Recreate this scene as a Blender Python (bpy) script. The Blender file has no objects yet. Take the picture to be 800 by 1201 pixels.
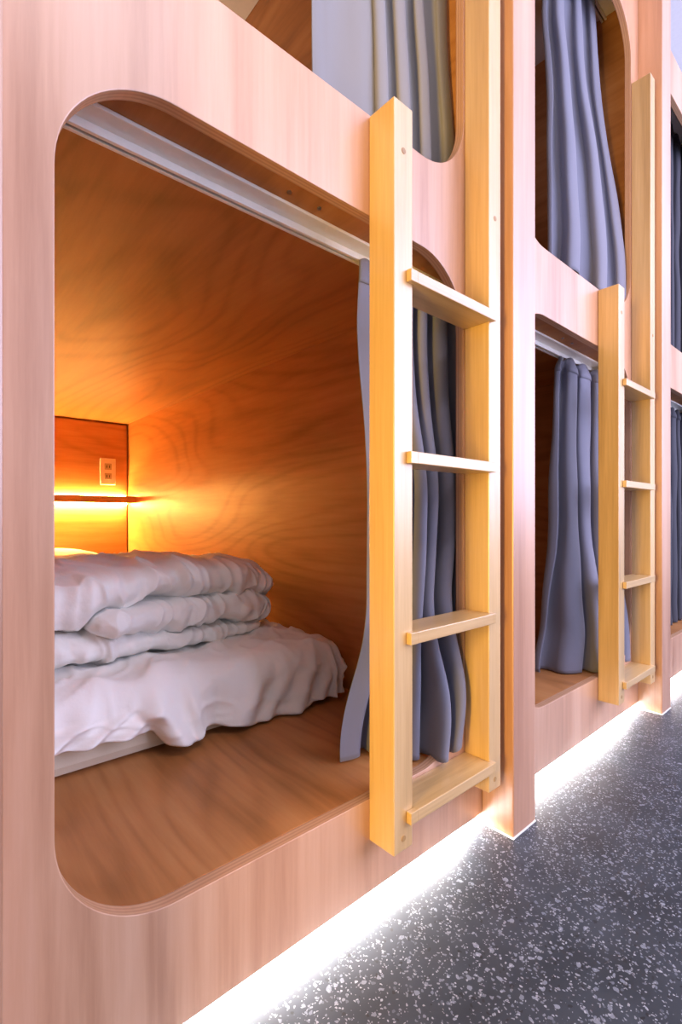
import bpy, bmesh, math, random
from mathutils import Vector, noise
S = bpy.context.scene
COL = S.collection
PI = math.pi
# ------------------------------------------------------------------ dimensions (metres; facade front plane at y = FY)
FY = .662            # front of the pod facade
PITCH = 1.07
UL, UR = .072, 1.038  # first pod between its posts
Z0, ZT = .204, 1.306  # lower bunk floor, opening top
UZ0, UZT = 1.497, 2.60
TOP = 2.79
BACK = 3.17

# ------------------------------------------------------------------ node helpers
def new_mat(name):
    m = bpy.data.materials.new(name); m.use_nodes = True
    nt = m.node_tree
    b = nt.nodes['Principled BSDF']
    return m, nt, b
def N(nt, t, **kw):
    n = nt.nodes.new(t)
    for k, v in kw.items(): setattr(n, k, v)
    return n
def ramp(nt, stops, interp='LINEAR'):
    r = N(nt, 'ShaderNodeValToRGB'); cr = r.color_ramp; cr.interpolation = interp
    while len(cr.elements) < len(stops): cr.elements.new(.5)
    for e, (p, c) in zip(cr.elements, stops):
        e.position = p; e.color = (c[0], c[1], c[2], 1) if not isinstance(c, (int, float)) else (c, c, c, 1)
    return r
def mth(nt, op, a, b=None):
    n = N(nt, 'ShaderNodeMath', operation=op)
    for i, v in enumerate((a, b)):
        if v is None: continue
        if isinstance(v, (int, float)): n.inputs[i].default_value = v
        else: nt.links.new(v, n.inputs[i])
    return n.outputs[0]
def mixc(nt, fac, a, b, mode='MIX'):
    n = N(nt, 'ShaderNodeMix', data_type='RGBA', blend_type=mode)
    for i, v in ((0, fac), (6, a), (7, b)):
        if isinstance(v, (int, float)): n.inputs[i].default_value = v
        elif isinstance(v, tuple): n.inputs[i].default_value = (*v, 1)
        else: nt.links.new(v, n.inputs[i])
    return n.outputs[2]

def wood(name, dark, mid, light, axis='Z', stretch=9.0, scale=5.0, rings=7.0, rough=.4, coat=.25, fine=.5, ringamt=.5, warp=.9):
    """grain runs along `axis`; contour rings of a stretched noise give the cathedral figure"""
    m, nt, b = new_mat(name)
    tc = N(nt, 'ShaderNodeTexCoord'); oi = N(nt, 'ShaderNodeObjectInfo')
    off = N(nt, 'ShaderNodeVectorMath', operation='MULTIPLY_ADD')
    nt.links.new(tc.outputs['Object'], off.inputs[0]); off.inputs[1].default_value = (1, 1, 1)
    rv = N(nt, 'ShaderNodeCombineXYZ')
    for i, k in enumerate((13.1, 7.7, 19.3)):
        nt.links.new(mth(nt, 'MULTIPLY', oi.outputs['Random'], k), rv.inputs[i])
    nt.links.new(rv.outputs[0], off.inputs[2])
    def mapped(sx, st):
        mp = N(nt, 'ShaderNodeMapping'); nt.links.new(off.outputs[0], mp.inputs['Vector'])
        s = [sx, sx, sx]; s['XYZ'.index(axis)] = sx / st
        mp.inputs['Scale'].default_value = s
        return mp.outputs[0]
    big = N(nt, 'ShaderNodeTexNoise'); nt.links.new(mapped(scale * .35, stretch * .75), big.inputs['Vector'])
    big.inputs['Scale'].default_value = 1.6; big.inputs['Detail'].default_value = 1.5; big.inputs['Distortion'].default_value = warp
    rg = mth(nt, 'SINE', mth(nt, 'MULTIPLY', big.outputs['Fac'], rings * 2 * PI))
    rg01 = mth(nt, 'SUBTRACT', 1.0, mth(nt, 'POWER', mth(nt, 'ADD', mth(nt, 'MULTIPLY', rg, .5), .5), 3.0))
    gr = N(nt, 'ShaderNodeTexNoise'); nt.links.new(mapped(scale * 9, stretch * 2.2), gr.inputs['Vector'])
    gr.inputs['Scale'].default_value = 2.2; gr.inputs['Detail'].default_value = 5; gr.inputs['Roughness'].default_value = .65
    band = N(nt, 'ShaderNodeTexNoise'); nt.links.new(mapped(scale * 1.3, stretch * 1.2), band.inputs['Vector'])
    band.inputs['Scale'].default_value = 2; band.inputs['Detail'].default_value = 3
    v = mth(nt, 'ADD', mth(nt, 'MULTIPLY', rg01, ringamt * .45),
            mth(nt, 'ADD', mth(nt, 'MULTIPLY', gr.outputs['Fac'], fine * .8), mth(nt, 'MULTIPLY', band.outputs['Fac'], .9 - ringamt * .35)))
    lo, hi = .45, 1.05
    v = mth(nt, 'DIVIDE', mth(nt, 'SUBTRACT', v, lo), hi - lo)
    r = ramp(nt, [(0, dark), (.5, mid), (1, light)]); nt.links.new(v, r.inputs['Fac'])
    nt.links.new(r.outputs['Color'], b.inputs['Base Color'])
    rr = mth(nt, 'ADD', rough, mth(nt, 'MULTIPLY', mth(nt, 'SUBTRACT', gr.outputs['Fac'], .5), .2))
    nt.links.new(rr, b.inputs['Roughness'])
    b.inputs['Specular IOR Level'].default_value = .5 if coat > .1 else .25
    b.inputs['Coat Weight'].default_value = coat; b.inputs['Coat Roughness'].default_value = .33; b.inputs['Coat IOR'].default_value = 1.7
    bp = N(nt, 'ShaderNodeBump'); bp.inputs['Strength'].default_value = .08; bp.inputs['Distance'].default_value = .002
    nt.links.new(gr.outputs['Fac'], bp.inputs['Height']); nt.links.new(bp.outputs['Normal'], b.inputs['Normal'])
    return m
def plain(name, col, rough=.5, metal=0.0, emit=None, strength=0, spec=.5):
    m, nt, b = new_mat(name)
    b.inputs['Base Color'].default_value = (*col, 1); b.inputs['Roughness'].default_value = rough
    b.inputs['Metallic'].default_value = metal; b.inputs['Specular IOR Level'].default_value = spec
    nz = N(nt, 'ShaderNodeTexNoise'); nz.inputs['Scale'].default_value = 60
    tc = N(nt, 'ShaderNodeTexCoord'); nt.links.new(tc.outputs['Object'], nz.inputs['Vector'])
    c = mixc(nt, nz.outputs['Fac'], tuple(x * .94 for x in col), tuple(min(1, x * 1.05) for x in col))
    nt.links.new(c, b.inputs['Base Color'])
    if emit:
        b.inputs['Emission Color'].default_value = (*emit, 1); b.inputs['Emission Strength'].default_value = strength
    return m
def cloth(name, col, rough=.85, weave=900, sheen=.15, bump=.12, var=.06):
    m, nt, b = new_mat(name)
    tc = N(nt, 'ShaderNodeTexCoord')
    nz = N(nt, 'ShaderNodeTexNoise'); nz.inputs['Scale'].default_value = weave; nz.inputs['Detail'].default_value = 1
    nt.links.new(tc.outputs['Object'], nz.inputs['Vector'])
    c = mixc(nt, nz.outputs['Fac'], tuple(x * (1 - var) for x in col), tuple(min(1, x * (1 + var)) for x in col))
    nt.links.new(c, b.inputs['Base Color'])
    b.inputs['Roughness'].default_value = rough; b.inputs['Specular IOR Level'].default_value = .25
    b.inputs['Sheen Weight'].default_value = sheen; b.inputs['Sheen Roughness'].default_value = .5
    nw = N(nt, 'ShaderNodeTexNoise'); nw.inputs['Scale'].default_value = 26; nw.inputs['Detail'].default_value = 5
    nt.links.new(tc.outputs['Object'], nw.inputs['Vector'])
    bp = N(nt, 'ShaderNodeBump'); bp.inputs['Strength'].default_value = bump; bp.inputs['Distance'].default_value = .01
    nt.links.new(nw.outputs['Fac'], bp.inputs['Height']); nt.links.new(bp.outputs['Normal'], b.inputs['Normal'])
    return m
def ply_edge(name, a, c):
    m, nt, b = new_mat(name)
    tc = N(nt, 'ShaderNodeTexCoord'); sp = N(nt, 'ShaderNodeSeparateXYZ'); nt.links.new(tc.outputs['Object'], sp.inputs[0])
    s = mth(nt, 'SINE', mth(nt, 'MULTIPLY', sp.outputs['Y'], 2 * PI / .0066))
    s = mth(nt, 'ADD', mth(nt, 'MULTIPLY', s, .5), .5)
    nz = N(nt, 'ShaderNodeTexNoise'); nz.inputs['Scale'].default_value = 35; nt.links.new(tc.outputs['Object'], nz.inputs['Vector'])
    s = mth(nt, 'MULTIPLY', s, mth(nt, 'ADD', nz.outputs['Fac'], .4))
    nt.links.new(mixc(nt, s, a, c), b.inputs['Base Color']); b.inputs['Roughness'].default_value = .5
    return m
def terrazzo(name):
    m, nt, b = new_mat(name)
    tc = N(nt, 'ShaderNodeTexCoord')
    wob = N(nt, 'ShaderNodeTexNoise'); wob.inputs['Scale'].default_value = 90; wob.inputs['Detail'].default_value = 2
    nt.links.new(tc.outputs['Object'], wob.inputs['Vector'])
    va = N(nt, 'ShaderNodeVectorMath', operation='MULTIPLY_ADD')
    nt.links.new(wob.outputs['Color'], va.inputs[0]); va.inputs[1].default_value = (.012, .012, .012); nt.links.new(tc.outputs['Object'], va.inputs[2])
    base = N(nt, 'ShaderNodeTexNoise'); base.inputs['Scale'].default_value = 9; base.inputs['Detail'].default_value = 4
    nt.links.new(tc.outputs['Object'], base.inputs['Vector'])
    col = ramp(nt, [(.3, (.022, .031, .040)), (.7, (.045, .060, .076))]); nt.links.new(base.outputs['Fac'], col.inputs['Fac'])
    cur = col.outputs['Color']
    for sc, thr, dens, c in ((84, .30, .20, (.28, .32, .38)), (140, .32, .30, (.18, .21, .26)), (215, .36, .34, (.40, .44, .50)), (110, .3, .14, (.015, .017, .02))):
        vo = N(nt, 'ShaderNodeTexVoronoi', feature='F1'); vo.inputs['Scale'].default_value = sc
        nt.links.new(va.outputs[0], vo.inputs['Vector'])
        sp = N(nt, 'ShaderNodeSeparateColor'); nt.links.new(vo.outputs['Color'], sp.inputs[0])
        thrv = mth(nt, 'ADD', thr - .12, mth(nt, 'MULTIPLY', sp.outputs[1], .24))
        on = mth(nt, 'MULTIPLY', mth(nt, 'LESS_THAN', vo.outputs['Distance'], thrv), mth(nt, 'LESS_THAN', sp.outputs[0], dens))
        amt = mth(nt, 'MULTIPLY', on, mth(nt, 'ADD', mth(nt, 'MULTIPLY', sp.outputs[2], .6), .4))
        cur = mixc(nt, amt, cur, c)
    nt.links.new(cur, b.inputs['Base Color'])
    b.inputs['Roughness'].default_value = .42
    return m

M = {}
LD, LM, LL = (.40, .18, .085), (.62, .34, .195), (.75, .47, .30)     # reddish lauan plywood
M['facade'] = wood('lauan_facade', LD, LM, LL, 'Z', 10, 3.2, 6, .42, .6, .6, .4, .5)
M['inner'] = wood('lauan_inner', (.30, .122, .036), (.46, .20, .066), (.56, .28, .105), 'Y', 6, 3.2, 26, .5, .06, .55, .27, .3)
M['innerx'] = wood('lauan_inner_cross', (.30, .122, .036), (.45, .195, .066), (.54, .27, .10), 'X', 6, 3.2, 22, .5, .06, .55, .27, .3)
M['post'] = wood('lauan_post', LD, LM, LL, 'Z', 12, 5, 3, .42, 1.0, .5, .3, .4)
OD, OM, OL = (.44, .26, .085), (.62, .40, .155), (.74, .51, .23)
M['oak'] = wood('oak_stile', OD, OM, OL, 'Z', 14, 9, 4, .42, 1.0, .7, .35, .5)
M['oakx'] = wood('oak_rung', OD, OM, OL, 'X', 14, 9, 4, .42, 1.0, .7, .35, .5)
M['plug'] = wood('oak_plug', (.3, .16, .05), (.42, .24, .08), (.5, .3, .1), 'X', 5, 20, 3)
M['edge'] = ply_edge('plywood_edge', (.44, .23, .12), (.58, .34, .19))
M['track'] = plain('white_enamel_track', (.90, .90, .84), .35)
M['trackdark'] = plain('track_slot', (.28, .27, .25), .5)
M['hook'] = plain('white_plastic', (.7, .7, .7), .4)
M['curtain'] = cloth('grey_curtain', (.185, .19, .238), .8, 1400, .25, .04)
M['curtainw'] = cloth('warm_grey_curtain', (.27, .265, .26), .8, 1400, .2, .04)
M['curtain_shaded'] = cloth('shaded_grey_curtain', (.045, .045, .055), .8, 1400, .1, .04)  # curtain cloth with the farthest pod's shade darkened into its colour
M['linen'] = cloth('white_cotton', (.93, .93, .89), .8, 900, .1, .22, .03)
M['duvet'] = cloth('white_duvet_cover', (.93, .93, .89), .8, 900, .1, .35, .03)
M['mattress'] = cloth('cream_ticking', (.74, .68, .52), .85, 700, .1, .1)
M['plate'] = plain('ivory_plastic', (.78, .72, .62), .35)
M['socket'] = plain('socket_grey', (.42, .36, .28), .5)
M['slot'] = plain('slot_dark', (.03, .025, .02), .6)
M['steel'] = plain('screw_steel', (.35, .34, .33), .35, .9)
M['ceil'] = plain('white_plaster', (.82, .83, .86), .8)
M['floor'] = terrazzo('dark_terrazzo')
M['ledw'] = plain('white_led', (.9, .9, .9), .5, 0, (1, .96, .95), 190)
M['ledo'] = plain('warm_led', (.9, .8, .6), .5, 0, (1, .53, .13), 430)
M['cream'] = plain('cream_board', (.74, .68, .60), .6)
M['alu'] = plain('aluminium_channel', (.6, .6, .6), .4, .7)

# ------------------------------------------------------------------ object helpers
def tag(o, label=None, cat=None, group=None, kind=None):
    if label: o['label'] = label
    if cat: o['category'] = cat
    if group: o['group'] = group
    if kind: o['kind'] = kind
    return o
def empty(name, loc, label, cat, group=None):
    o = bpy.data.objects.new(name, None); o.empty_display_size = .05; o.location = loc
    COL.objects.link(o); return tag(o, label, cat, group)
def link_mesh(name, me, mats, parent=None, origin=(0, 0, 0), smooth=False):
    """mesh given in world space; origin = where its parent empty / pivot stands"""
    for m in (mats if isinstance(mats, (list, tuple)) else [mats]): me.materials.append(m)
    me.transform(__import__('mathutils').Matrix.Translation((-origin[0], -origin[1], -origin[2])))
    if smooth: me.polygons.foreach_set('use_smooth', [True] * len(me.polygons))
    o = bpy.data.objects.new(name, me); COL.objects.link(o)
    if parent: o.parent = parent
    else: o.location = origin
    return o
def box_bm(bm, x0, x1, y0, y1, z0, z1, bev=.0015):
    t = bmesh.new()
    bmesh.ops.create_cube(t, size=1)
    for v in t.verts:
        v.co = Vector((x0 + (v.co.x + .5) * (x1 - x0), y0 + (v.co.y + .5) * (y1 - y0), z0 + (v.co.z + .5) * (z1 - z0)))
    if bev: bmesh.ops.bevel(t, geom=t.edges[:], offset=bev, segments=2, profile=.5, affect='EDGES')
    me = bpy.data.meshes.new('t'); t.to_mesh(me); t.free(); bm.from_mesh(me); bpy.data.meshes.remove(me)
def mesh_of(bm, name):
    bmesh.ops.recalc_face_normals(bm, faces=bm.faces[:])
    me = bpy.data.meshes.new(name); bm.to_mesh(me); bm.free(); return me
def box(name, b, mat, parent=None, origin=(0, 0, 0), bev=.0015):
    bm = bmesh.new(); box_bm(bm, *b, bev)
    return link_mesh(name, mesh_of(bm, name), mat, parent, origin)
def disc_bm(bm, c, r, axis, depth, seg=20):
    from mathutils import Matrix
    rot = {'Y': Matrix.Rotation(PI / 2, 4, 'X'), 'Z': Matrix.Identity(4), 'X': Matrix.Rotation(PI / 2, 4, 'Y')}[axis]
    bmesh.ops.create_cone(bm, cap_ends=True, segments=seg, radius1=r, radius2=r, depth=depth, matrix=Matrix.Translation(c) @ rot)
def children(o): return [c for c in bpy.data.objects if c.parent == o]
def copy_tree(o, parent=None):
    c = o.copy(); COL.objects.link(c)
    if parent: c.parent = parent
    for ch in children(o): copy_tree(ch, c)
    return c
def grid_mesh(name, nu, nv, f, closed_u=False):
    vs = [f(i / (nu if closed_u else nu - 1), j / (nv - 1)) for j in range(nv) for i in range(nu)]
    fs = []
    for j in range(nv - 1):
        for i in range(nu if closed_u else nu - 1):
            a = j * nu + i; b2 = j * nu + (i + 1) % nu
            fs.append((a, b2, b2 + nu, a + nu))
    me = bpy.data.meshes.new(name); me.from_pydata(vs, [], fs); me.update(); return me
def lerp(a, b, t): return a + (b - a) * t
def sm(a, b, t):
    t = max(0, min(1, (t - a) / (b - a))); return t * t * (3 - 2 * t)
def interp(pts, x):
    if x <= pts[0][0]: return pts[0][1]
    for (a, va), (b, vb) in zip(pts, pts[1:]):
        if x <= b:
            t = (x - a) / (b - a); t = t * t * (3 - 2 * t)
            return va + (vb - va) * t
    return pts[-1][1]
def nz(x, y, z=0): return noise.noise(Vector((x, y, z)))

def ridge(x, y, z, p=3):
    return max(0, 1 - 2.2 * abs(nz(x, y, z))) ** p

# ------------------------------------------------------------------ facade panel with two rounded openings
def panel_mesh():
    cu = bpy.data.curves.new('p', 'CURVE'); cu.dimensions = '2D'; cu.fill_mode = 'BOTH'
    cu.extrude = .0095; cu.bevel_depth = .0015; cu.bevel_resolution = 1; cu.offset = -.0015
    def spl(pts):
        s = cu.splines.new('POLY'); s.points.add(len(pts) - 1)
        for p, (x, z) in zip(s.points, pts): p.co = (x, z, 0, 1)
        s.use_cyclic_u = True
    def rr(x0, x1, z0, z1, r, n=20):
        out = []
        for cx, cz, a0 in ((x1 - r, z0 + r, -90), (x1 - r, z1 - r, 0), (x0 + r, z1 - r, 90), (x0 + r, z0 + r, 180)):
            for k in range(n + 1):
                a = math.radians(a0 + 90 * k / n); out.append((cx + r * math.cos(a), cz + r * math.sin(a)))
        return out
    spl([(UL + .001, .027), (UR - .001, .027), (UR - .001, TOP), (UL + .001, TOP)])
    spl(rr(.132, .961, Z0, ZT, .15)[::-1]); spl(rr(.132, .961, UZ0, UZT, .15)[::-1])
    ob = bpy.data.objects.new('p', cu); COL.objects.link(ob)
    me = bpy.data.meshes.new_from_object(ob.evaluated_get(bpy.context.evaluated_depsgraph_get()))
    bpy.data.objects.remove(ob); 
    me.materials.clear()
    for v in me.vertices: v.co = (v.co.x, FY + .011 - v.co.z, v.co.y)
    me.flip_normals() if False else None
    bm = bmesh.new(); bm.from_mesh(me); bmesh.ops.remove_doubles(bm, verts=bm.verts[:], dist=1e-5)
    bmesh.ops.recalc_face_normals(bm, faces=bm.faces[:])
    for f in bm.faces: f.material_index = 0 if abs(f.normal.y) > .6 else 1; f.smooth = False
    bm.to_mesh(me); bm.free()
    return me

O0 = ((UL + UR) / 2, FY + .022, 0)
pod = empty('sleeping_pod', O0, 'two-storey wooden sleeping pod nearest the camera, its lower bunk lit orange with an unmade bed', 'bunk bed', 'wooden sleeping pods')
PB = FY + .022       # back of front panel
def P(name, b, mat, bev=.001): return box(name, b, mat, pod, O0, bev)
link_mesh('front_panel', panel_mesh(), [M['facade'], M['edge']], pod, O0)
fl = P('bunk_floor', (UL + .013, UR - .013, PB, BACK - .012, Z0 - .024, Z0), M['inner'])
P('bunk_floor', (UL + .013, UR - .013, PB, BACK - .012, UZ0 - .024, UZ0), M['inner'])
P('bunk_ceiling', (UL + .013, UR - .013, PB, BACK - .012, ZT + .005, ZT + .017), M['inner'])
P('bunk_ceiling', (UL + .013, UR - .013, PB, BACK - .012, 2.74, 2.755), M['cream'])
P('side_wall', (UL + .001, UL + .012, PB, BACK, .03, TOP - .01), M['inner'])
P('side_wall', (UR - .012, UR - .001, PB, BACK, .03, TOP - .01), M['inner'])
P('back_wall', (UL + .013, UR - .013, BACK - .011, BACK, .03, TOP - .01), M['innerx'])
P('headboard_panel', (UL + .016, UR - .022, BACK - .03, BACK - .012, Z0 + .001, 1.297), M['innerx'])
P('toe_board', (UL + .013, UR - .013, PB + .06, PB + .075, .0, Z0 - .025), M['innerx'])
for x in (.507, .575):
    bm = bmesh.new(); disc_bm(bm, (x, .712, ZT + .004), .004, 'Z', .003)
    link_mesh('screw', mesh_of(bm, 'screw'), M['steel'], pod, O0)

pods = [pod]
for k, lab in ((1, 'middle wooden sleeping pod with grey curtains gathered behind its ladder, no bedding seen'), (2, 'farthest wooden sleeping pod at the right edge, its shade-darkened curtains drawn shut')):
    c = copy_tree(pod); c.location.x += PITCH * k; c['label'] = lab; pods.append(c)

# ------------------------------------------------------------------ posts
def post(x0, x1):
    ym = FY - .0805
    bm = bmesh.new(); box_bm(bm, x0, x1, ym, FY + .03, .004, 3.098, .003)
    return mesh_of(bm, 'support_post')
ox = UR + .052
p = empty('support_post', (ox, FY - .02, 0), 'wooden post between the nearest pod and the middle pod, beside the near ladder', 'post', 'square wooden posts')
link_mesh('shaft', post(UR + .0005, UR + .1035), M['post'], p, (ox, FY - .02, 0))
bm = bmesh.new(); box_bm(bm, UR - .0005, UR + .1045, FY - .0815, FY + .02, 0, .0035, .0008)
link_mesh('foot_plate', mesh_of(bm, 'fp'), M['track'], p, (ox, FY - .02, 0))
for k, lab in ((-1, 'wooden post at the left edge of the photo, only a pale sliver seen'), (1, 'wooden post between the middle pod and the farthest pod'), (2, 'wooden post on the far side of the farthest pod')):
    if k == 2: continue
    c = copy_tree(p); c.location.x += PITCH * k; c['label'] = lab

# ------------------------------------------------------------------ ladders
LO = (.835, FY - .03, .127)
lad = empty('ladder', LO, 'oak ladder with four flat rungs on the nearest pod', 'ladder', 'oak bunk ladders')
def stile(x0, x1, z0, z1):
    bm = bmesh.new(); box_bm(bm, x0, x1, .598, FY - .0005, z0, z1, .002)
    st = link_mesh('stile', mesh_of(bm, 'stile'), M['oak'], lad, LO)
    for z in (1.405, .15):
        bm = bmesh.new(); disc_bm(bm, ((x0 + x1) / 2, .5978, z), .0055, 'Y', .0012)
        link_mesh('screw_plug', mesh_of(bm, 'plug'), M['plug'], st, LO)
    return st
stile(.655, .706, .127, 1.492)
stile(.964, 1.012, .127, 2.36)
for zt in (1.19, .857, .525, .197):
    bm = bmesh.new(); box_bm(bm, .7065, .9635, .586, FY - .0005, zt - .022, zt, .0015)
    box_bm(bm, .688, .7075, .586, .5975, zt - .022, zt, .001); box_bm(bm, .9625, .974, .586, .5975, zt - .022, zt, .001)
    link_mesh('rung', mesh_of(bm, 'rung'), M['oakx'], lad, LO)
c = copy_tree(lad); c.location.x += PITCH; c['label'] = 'oak ladder with four flat rungs on the middle pod'

# ------------------------------------------------------------------ curtain tracks
TO = ((UL + UR) / 2, .762, ZT)
def track_at(zc):
    t = empty('curtain_track', (TO[0], TO[1], zc), 'x', 'curtain track', 'white curtain tracks')
    bm = bmesh.new()
    x0, x1 = UL + .014, UR - .014
    box_bm(bm, x0, x1, .735, .790, zc - .006, zc, .001)            # base strip
    box_bm(bm, x0, x1, .770, .774, zc - .016, zc - .006, .0006)
    box_bm(bm, x0, x1, .786, .790, zc - .016, zc - .006, .0006)
    box_bm(bm, x0, x1, .770, .777, zc - .019, zc - .015, .0006)
    box_bm(bm, x0, x1, .783, .790, zc - .019, zc - .015, .0006)
    link_mesh('rail', mesh_of(bm, 'rail'), M['track'], t, (TO[0], TO[1], zc))
    box('rail_slot', (x0 + .002, x1 - .002, .7745, .7855, zc - .0075, zc - .0055), M['trackdark'], t, (TO[0], TO[1], zc), 0)
    return t
tl = track_at(ZT + .005); tl['label'] = 'white curtain track under the ceiling of the nearest lower bunk'
tu = track_at(2.74); tu['label'] = 'white curtain track under the ceiling of the nearest upper bunk'
for src, k, lab in ((tl, 1, 'white curtain track inside the middle lower bunk'), (tu, 1, 'white curtain track at the top of the middle upper bunk'),
                    (tl, 2, 'white curtain track in the farthest lower bunk'), (tu, 2, 'white curtain track in the farthest upper bunk')):
    c = copy_tree(src); c.location.x += PITCH * k; c['label'] = lab

# ------------------------------------------------------------------ curtains
def curtain(label, zt, zb, left, right, yc, amp, nf, seed, mat, hem=None, tight=.55, ws=None, nu=260, nv=90):
    rnd = random.Random(seed)
    w = [rnd.uniform(.6, 1.5) for _ in range(nf * 2 + 2)]
    if ws: w = list(ws)
    tot = sum(w); acc = [0]
    for q in w: acc.append(acc[-1] + q / tot)
    def phase(s):
        for i in range(len(w)):
            if s <= acc[i + 1] + 1e-9:
                return PI * (i + (s - acc[i]) / (acc[i + 1] - acc[i]))
        return PI * len(w)
    am = [rnd.uniform(.65, 1.25) for _ in range(len(w) + 1)]
    x_mid = (left(0) + right(0)) / 2
    org = (x_mid, .76, zb)
    def f(s, v, push=0.0):
        ph = phase(s) + .5 * nz(s * 3 + seed, v * 1.7) * sm(0, .4, v)
        i = min(len(w), int(ph / PI)); loc = am[i]
        L, R = left(v), right(v)
        head = sm(0, .035, v)
        a = amp(v, s) * loc * lerp(.55, 1, head)
        step = (R - L) / len(w)
        x = L + (R - L) * s - tight * step * math.sin(2 * ph) * .5 * head
        # sharper pinch just under the heading
        yy = yc(v, s) + a * math.sin(ph) + .006 * nz(s * 9 + seed, v * 5, 2) * head + push
        x += .012 * nz(s * 4 + seed, v * 4, 5) * sm(.05, .5, v)
        b = hem(s) if hem else zb
        z = zt - (zt - b) * v
        if v < .05: z += .006 * math.sin(ph * 2) * (1 - v / .05)
        return (x, yy, z)
    root = empty('curtain', org, label, 'curtain', 'grey bunk curtains')
    me = grid_mesh('drape', nu, nv, f)
    o = link_mesh('drape', me, mat, root, org, True)
    md = o.modifiers.new('thick', 'SOLIDIFY'); md.thickness = .0022; md.offset = 0
    hd = grid_mesh('heading', nu, 6, lambda s, v: f(s, v * .045, -.0032))
    o2 = link_mesh('pleated_heading', hd, mat, root, org, True)
    md = o2.modifiers.new('thick', 'SOLIDIFY'); md.thickness = .002; md.offset = 0
    # gliders on the track
    bm = bmesh.new()
    n = nf + 1
    for k in range(n):
        s = (k + .5) / n
        pz = f(s, 0)
        box_bm(bm, pz[0] - .004, pz[0] + .004, .7775, .7825, zt - .002, zt + .012, .001)
    link_mesh('glider', mesh_of(bm, 'gl'), M['hook'], root, org)['kind'] = 'stuff'
    return root
LZT = ZT - .018
# nearest lower bunk: gathered at the right, swelling out over the sill between the ladder stiles
def yc_1l(v, s):
    mid = .765 - .022 * sm(.1, .5, v) - .048 * sm(.7, 1, s)
    bot = lerp(.795, .658, sm(.25, .75, s))
    return lerp(mid, bot, sm(.66, .97, v))
curtain('grey curtain gathered behind the near ladder in the nearest lower bunk', LZT, Z0 + .004,
        lambda v: interp([(0, .728), (.15, .722), (.5, .730), (.75, .728), (1, .700)], v),
        lambda v: interp([(0, 1.018), (.55, 1.012), (.8, .965), (1, .958)], v),
        yc_1l, lambda v, s: -(.022 + .014 * sm(.1, .5, v) - .018 * sm(.85, 1, v) * sm(.4, .8, s)) * (.25 + .75 * sm(.08, .3, s)), 5, 4, M['curtain'],
        hem=lambda s: Z0 + .006 + .05 * sm(.75, 1, s), ws=(2.3, .8, .8, .9, .7, 1.0, .7, 1.1, .8, 1.3))
# nearest upper bunk: broad flat folds
curtain('warm grey curtain with broad folds in the nearest upper bunk, above the near ladder', 2.719, UZ0 + .004,
        lambda v: .575 + .01 * v, lambda v: 1.018,
        lambda v, s: .768 - .03 * sm(.3, 1, v), lambda v, s: .010 + .006 * v, 4, 9, M['curtainw'], tight=.3,
        ws=(3.2, .5, .8, .6, .9, .5, 1.1, .7))
# middle lower bunk
def yc_2l(v, s):
    bot = lerp(.80, .70, sm(0, .35, s))
    return lerp(.768, bot, sm(.5, 1, v))
curtain('grey curtain gathered behind the far ladder in the middle lower bunk', LZT, Z0 + .004,
        lambda v: interp([(0, 1.685), (.2, 1.675), (.6, 1.665), (.85, 1.655), (1, 1.625)], v),
        lambda v: interp([(0, 2.085), (.4, 2.07), (1, 2.02)], v),
        yc_2l, lambda v, s: .022 + .016 * sm(.1, .6, v), 4, 17, M['curtain'], ws=(.8, 1.3, .7, 1.6, .7, 1.2, .8, 1.0))
# middle upper bunk
curtain('grey curtain spreading towards its hem in the middle upper bunk', 2.719, UZ0 + .004,
        lambda v: interp([(0, 1.62), (.3, 1.57), (1, 1.475)], v),
        lambda v: interp([(0, 1.93), (.25, 1.96), (.7, 2.01), (1, 2.015)], v),
        lambda v, s: .768 - .075 * sm(.15, .95, v), lambda v, s: .020 + .014 * v, 3, 23, M['curtain'], tight=.45,
        ws=(.9, .6, 2.0, .6, 1.9, .7))
# farthest pod: drawn shut
curtain('shade-darkened curtain drawn shut in the farthest lower bunk', LZT, Z0 + .004, lambda v: 2.25, lambda v: 3.12,
        lambda v, s: .768, lambda v, s: .02 + .006 * v, 9, 31, M['curtain_shaded'], tight=.4)
curtain('shade-darkened curtain drawn shut in the farthest upper bunk', 2.719, UZ0 + .004, lambda v: 2.25, lambda v: 3.12,
        lambda v, s: .768, lambda v, s: .02 + .006 * v, 9, 37, M['curtain_shaded'], tight=.4)

# ------------------------------------------------------------------ bed: mattress, sheet, duvet, pillow
MX0, MX1, MY0, MY1, MT = .10, .975, 1.095, 3.12, .375
def mattress_mesh():
    bm = bmesh.new(); box_bm(bm, MX0 + .012, MX1 - .012, MY0 + .024, MY1, Z0 + .001, MT - .014, .025)
    return mesh_of(bm, 'mattress')
mo = ((MX0 + MX1) / 2, (MY0 + MY1) / 2, Z0)
tag(link_mesh('mattress', mattress_mesh(), M['mattress'], None, mo), 'cream single mattress in the nearest lower bunk, its edge showing under the sheet', 'mattress')

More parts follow.
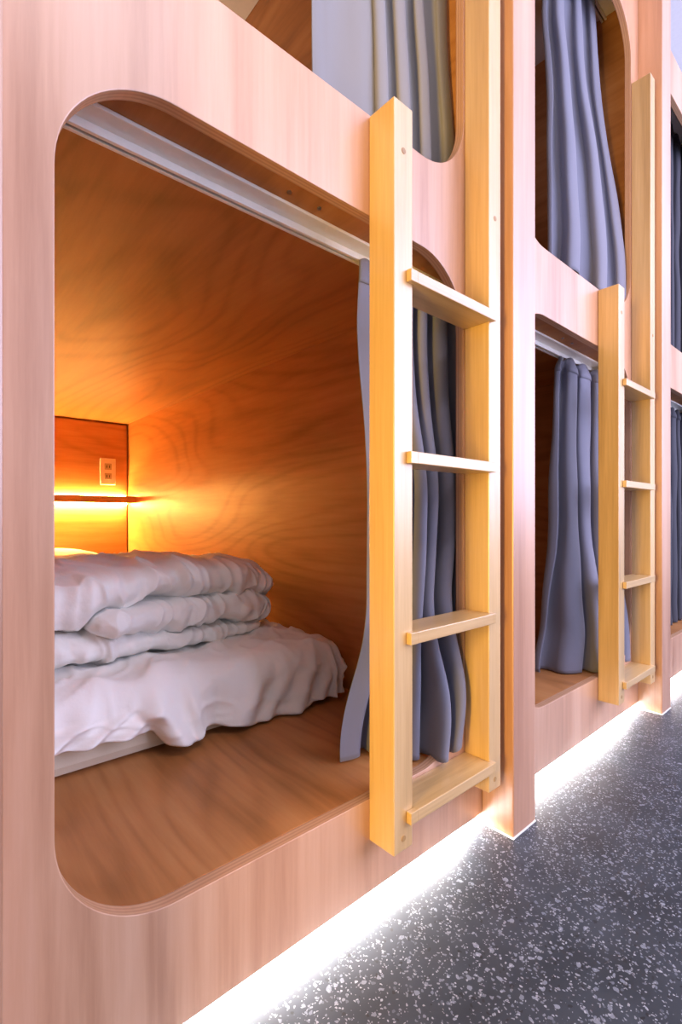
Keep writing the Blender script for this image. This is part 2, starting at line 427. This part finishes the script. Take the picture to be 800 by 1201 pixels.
HEM = [(.10, .270), (.22, .270), (.33, .270), (.405, .262), (.435, .230), (.50, .222), (.53, .236), (.60, .224), (.66, .210), (.80, .207), (.88, .222), (.95, .212)]
def sheet_pt(s, v):
    # flat cloth coordinates: beyond the front and right edges it turns down
    R = .055
    drop = .20
    xx = lerp(MX0, MX1 + drop, s)
    yy = lerp(MY0 - drop, MY1 - .03, 1 - v)
    core = (MX1 - R, MY0 + R)
    dx = max(0, xx - core[0]); dy = max(0, core[1] - yy)
    qx = min(xx, core[0]); qy = max(yy, core[1])
    L = math.hypot(dx, dy)
    de = max(dx, dy) if L > 0 else 0
    ux, uy = (dx / L, -dy / L) if L > 1e-9 else (0, 0)
    arc = R * PI / 2
    dm = R + drop
    if de <= arc:
        a = de / R; out = R * math.sin(a); zz = MT - R * (1 - math.cos(a)); fr = 0
    else:
        hemz = interp(HEM, qx)
        if dx > dy: hemz = lerp(hemz, .215, .5)
        fr = min(1, (de - arc) / (dm - arc))
        out = R; zz = lerp(MT - R, hemz, fr)
    # folds
    per = xx - dy * 0 if dx <= dy else core[0] + (dy if dy < dm else dm) * .3 + (yy - MY0) * .8
    w = 0.0
    if de > 0:
        k = sm(0, arc * 1.6, de)
        def fold(c, wd, h, lean=0): 
            q = (qx + lean * (1 - fr) - c) / wd
            return h * math.exp(-q * q)
        w += k * (fold(.465, .036, .028, .05) + fold(.515, .014, .013, .02) - fold(.41, .016, .008, .05) - fold(.56, .02, .007, -.01) + fold(.345, .026, .018, -.07) + fold(.27, .018, .014, -.09)
                  + fold(.19, .022, .018, -.08) + fold(.62, .03, .016, -.06) + fold(.70, .02, .010, -.07) + fold(.79, .028, .013, -.07) + fold(.88, .015, .010, -.05))
        if dx > 0 and dy > 0:
            w += k * .012 * math.sin(math.atan2(dx, dy) * 12)
        w += k * .006 * nz(per * 9, zz * 4, 3) + k * .004 * nz(per * 28, zz * 9, 8)
        w = w * (1 + .5 * fr) + .006 * k
    x = qx + ux * (out + w); y = qy + uy * (out + w)
    # creases on the top
    t = 1 - sm(0, arc, de)
    wx = xx + .04 * nz(xx * 6, yy * 6, 2.2)
    cr = .010 * ridge(wx * 6 + yy * 4, yy * 6 - wx * 3, 1.3) + .008 * ridge(wx * 12 - yy * 9, yy * 7 + wx * 4, 4.1) + .004 * nz(xx * 16, yy * 16, 7)
    zz += cr * (.05 + .95 * t) + .002
    if de > 0:
        x += ux * cr * (1 - t) * .45; y += uy * cr * (1 - t) * .45
    # sagging drape lines running from the duvet to the front edge
    zz += .010 * t * math.exp(-((xx - .46 - (MY0 - yy) * .1) / .03) ** 2)
    return (x, y, max(zz, Z0 + .003))
me = grid_mesh('bed_sheet', 190, 260, sheet_pt)
sh = link_mesh('bed_sheet', me, M['linen'], None, (mo[0], mo[1], MT), True)
md = sh.modifiers.new('thick', 'SOLIDIFY'); md.thickness = .003; md.offset = 1
tag(sh, 'white cotton sheet spread over the mattress, hanging in folds over its front', 'sheet')

# folded duvet: three puffy layers, one mesh
def layer(bm, x0, x1, yf, yb, zb, zt, seed, endl=.05, endr=.07, wr=1.0, nu=200, nv=260):
    """x0..x1 extents; yf/yb front/back y(x); zb/zt bottom/top z(x)"""
    def f(a, u):
        th = 2 * PI * a
        x = lerp(x0, x1, u)
        e = 1.0
        dl = (x - x0) / endl; dr = (x1 - x) / endr
        if dl < 1: e *= math.sqrt(max(0, 1 - (1 - dl) ** 2))
        if dr < 1: e *= max(0, 1 - (1 - dr) ** 2.2) ** .6
        yc_, ry = (yf(x) + yb(x)) / 2, (yb(x) - yf(x)) / 2
        zc_, rz = (zb(x) + zt(x)) / 2, (zt(x) - zb(x)) / 2
        ct, st = math.cos(th), math.sin(th)
        cy = math.copysign(abs(ct) ** .55, ct); cz = math.copysign(abs(st) ** .75, st)
        y = yc_ + ry * cy * lerp(.82, 1, e)
        fade = 1 if cy < 0 else 1 - .45 * sm(-.2, 1, cy)     # thins towards the back
        z = zc_ + rz * cz * e * fade
        if st < 0: z = max(z, zb(x))
        front = sm(.35, -1, cy)
        wx = x + .05 * nz(x * 5 + seed, y * 5, z * 5)
        p = .014 * nz(x * 5 + seed, y * 5, z * 5) + .006 * nz(x * 14, y * 10 + seed, z * 14)
        p += .011 * ridge(wx * 8 + seed * 2 + y * 4, y * 4 - wx * 3, z * 6) * (.35 + .65 * front)
        p += .007 * ridge(wx * 19 + y * 8, seed + y * 5 - wx * 6, z * 9, 2)
        # short puckers square to the seam
        seam = abs(cz)
        p += .011 * front * (1 - .5 * seam) * nz(wx * 34 + seed, z * 9, y * 5)
        p *= wr * min(1, e * 1.3)
        y += cy * p * .9; z += cz * p * .9
        return (x, y, z)
    me = grid_mesh('l', nu, nv, f, True)
    me.flip_normals()
    bm.from_mesh(me); bpy.data.meshes.remove(me)
bm = bmesh.new()
I = interp
fy = lambda x: I([(.10, 1.30), (.30, 1.21), (.50, 1.24), (.75, 1.29), (.93, 1.37)], x)
layer(bm, .085, .875, lambda x: fy(x) + .005, lambda x: 1.86, lambda x: .381, lambda x: I([(.1, .475), (.35, .468), (.6, .44), (.8, .418), (.9, .405)], x), 3, .05, .10, 1.2)
layer(bm, .315, .905, lambda x: fy(x) - .012, lambda x: 1.84, lambda x: I([(.3, .455), (.6, .436), (.9, .408)], x), lambda x: I([(.3, .505), (.5, .532), (.7, .52), (.9, .50)], x), 11, .05, .06, 1.4)
layer(bm, .085, .935, lambda x: fy(x) - .004, lambda x: 1.92, lambda x: I([(.1, .455), (.28, .465), (.36, .50), (.5, .525), (.7, .51), (.9, .49)], x),
      lambda x: I([(.1, .60), (.3, .612), (.5, .622), (.7, .615), (.82, .595), (.93, .535)], x), 19, .05, .10, 1.5)
dv = link_mesh('duvet', mesh_of(bm, 'duvet'), M['duvet'], None, (.5, 1.55, .385), True)
tag(dv, 'white duvet folded into three thick layers on the bed', 'duvet')

def pillow_pt(a, u):
    th = 2 * PI * a; ph = PI * (u - .5)
    ct, st = math.cos(th), math.sin(th)
    e = .45
    X = math.copysign(abs(ct) ** e, ct); Y = math.copysign(abs(st) ** e, st)
    c = max(0, math.cos(ph)); k = c ** .45
    x, y = X * k, Y * k
    edge = max(abs(x), abs(y))
    h = math.copysign(1, math.sin(ph)) * abs(math.sin(ph)) ** .9
    z = h * .085 * (1 - .15 * edge)
    z += .008 * nz(x * 4, y * 4, 2)
    return (.49 + x * .31, 2.86 + y * .20, .492 + z)
me = grid_mesh('pillow', 96, 48, pillow_pt, True); me.flip_normals()
pl = link_mesh('pillow', me, M['linen'], None, (.49, 2.86, .385), True)
tag(pl, 'white pillow at the head of the bed behind the duvet', 'pillow')

# ------------------------------------------------------------------ shelf with warm light, wall outlet
HF = BACK - .031
so = (.55, 3.06, .822)
shf = empty('headboard_shelf', so, 'narrow wooden shelf on the headboard with warm light above and below it', 'shelf')
box('shelf_board', (UL + .0135, UR - .0135, 3.0, HF, .822, .861), M['innerx'], shf, so)
tag(box('light_strip', (UL + .03, UR - .03, HF - .026, HF - .004, .811, .8215), M['ledo'], shf, so), 'glowing warm strip light')
tag(box('light_strip', (UL + .03, UR - .03, HF - .014, HF - .004, .862, .867), M['ledo'], shf, so), 'glowing warm strip light')
oo = (.905, HF, .93)
ot = empty('wall_outlet', oo, 'ivory double socket outlet on the headboard above the shelf', 'outlet')
box('cover_plate', (.860, .950, HF - .009, HF, .93, 1.09), M['plate'], ot, oo, .004)
for z in (.982, 1.040):
    s_ = box('socket', (.885, .925, HF - .012, HF - .0085, z - .019, z + .019), M['socket'], ot, oo, .002)
    bm = bmesh.new()
    for x in (.897, .913): box_bm(bm, x - .0022, x + .0022, HF - .0128, HF - .0118, z - .008, z + .008, 0)
    link_mesh('slot', mesh_of(bm, 'slot'), M['slot'], s_, oo)

# ------------------------------------------------------------------ plinth lights
po = ((UL + UR) / 2, FY + .04, .006)
pl_ = empty('plinth_light', po, 'bright white strip light along the floor under the nearest pod', 'light', 'white plinth lights')
box('channel', (UL + .015, UR - .015, FY + .024, FY + .07, .037, .045), M['alu'], pl_, po)
tag(box('diffuser', (UL + .02, UR - .02, FY + .026, FY + .066, .029, .0365), M['ledw'], pl_, po), 'glowing white diffuser')
for k, lab in ((1, 'bright white strip light along the floor under the middle pod'), (2, 'bright white strip light along the floor under the farthest pod')):
    c = copy_tree(pl_); c.location.x += PITCH * k; c['label'] = lab

# ------------------------------------------------------------------ setting
tag(box('floor', (-2.5, 6.5, -1.6, 3.3, -.06, 0), M['floor'], None, (0, 0, 0), 0), kind='structure')
tag(box('ceiling', (-2.5, 6.5, -1.6, 3.3, 3.10, 3.16), M['ceil'], None, (0, 0, 0), 0), kind='structure')

# ------------------------------------------------------------------ light
w = bpy.data.worlds.new('World'); S.world = w; w.use_nodes = True
bg = w.node_tree.nodes['Background']; bg.inputs[0].default_value = (.85, .84, 1.0, 1); bg.inputs[1].default_value = .42
def area(name, loc, target, sx, sy, power, col):
    l = bpy.data.lights.new(name, 'AREA'); l.shape = 'RECTANGLE'; l.size = sx; l.size_y = sy; l.energy = power; l.color = col
    o = bpy.data.objects.new(name, l); COL.objects.link(o); o.location = loc
    o.rotation_euler = (Vector(target) - Vector(loc)).to_track_quat('-Z', 'Y').to_euler()
    return o
area('ceiling_lamp', (.4, -.9, 3.05), (.4, .3, 1.6), 1.4, .3, 19, (1, .88, 1.0))
area('window_light', (3.6, -1.75, 1.85), (3.6, .66, 1.85), 5.0, 2.3, 255, (.66, .66, 1.0))
area('hall_lamp', (-1.6, .08, .75), (.9, .6, .8), .35, 1.1, 68, (1, .60, .10))
area('upper_bunk_lamp', (.5, 2.9, 2.1), (.5, 1.5, 2.5), .6, .1, 14, (1, .82, .6))

# ------------------------------------------------------------------ camera
cam = bpy.data.cameras.new('Camera'); co = bpy.data.objects.new('Camera', cam); COL.objects.link(co)
co.location = (0, 0, .7357); co.rotation_euler = (PI / 2, 0, math.radians(48.55 - 90))
cam.sensor_fit = 'VERTICAL'; cam.sensor_height = 36; cam.lens = 577.5 / 1201 * 36; cam.shift_y = 6.5 / 1201
cam.clip_start = .02
S.camera = co
vs = S.view_settings; vs.view_transform = 'Standard'; vs.look = 'None'; vs.gamma = 1; vs.use_curve_mapping = False; vs.exposure = .1
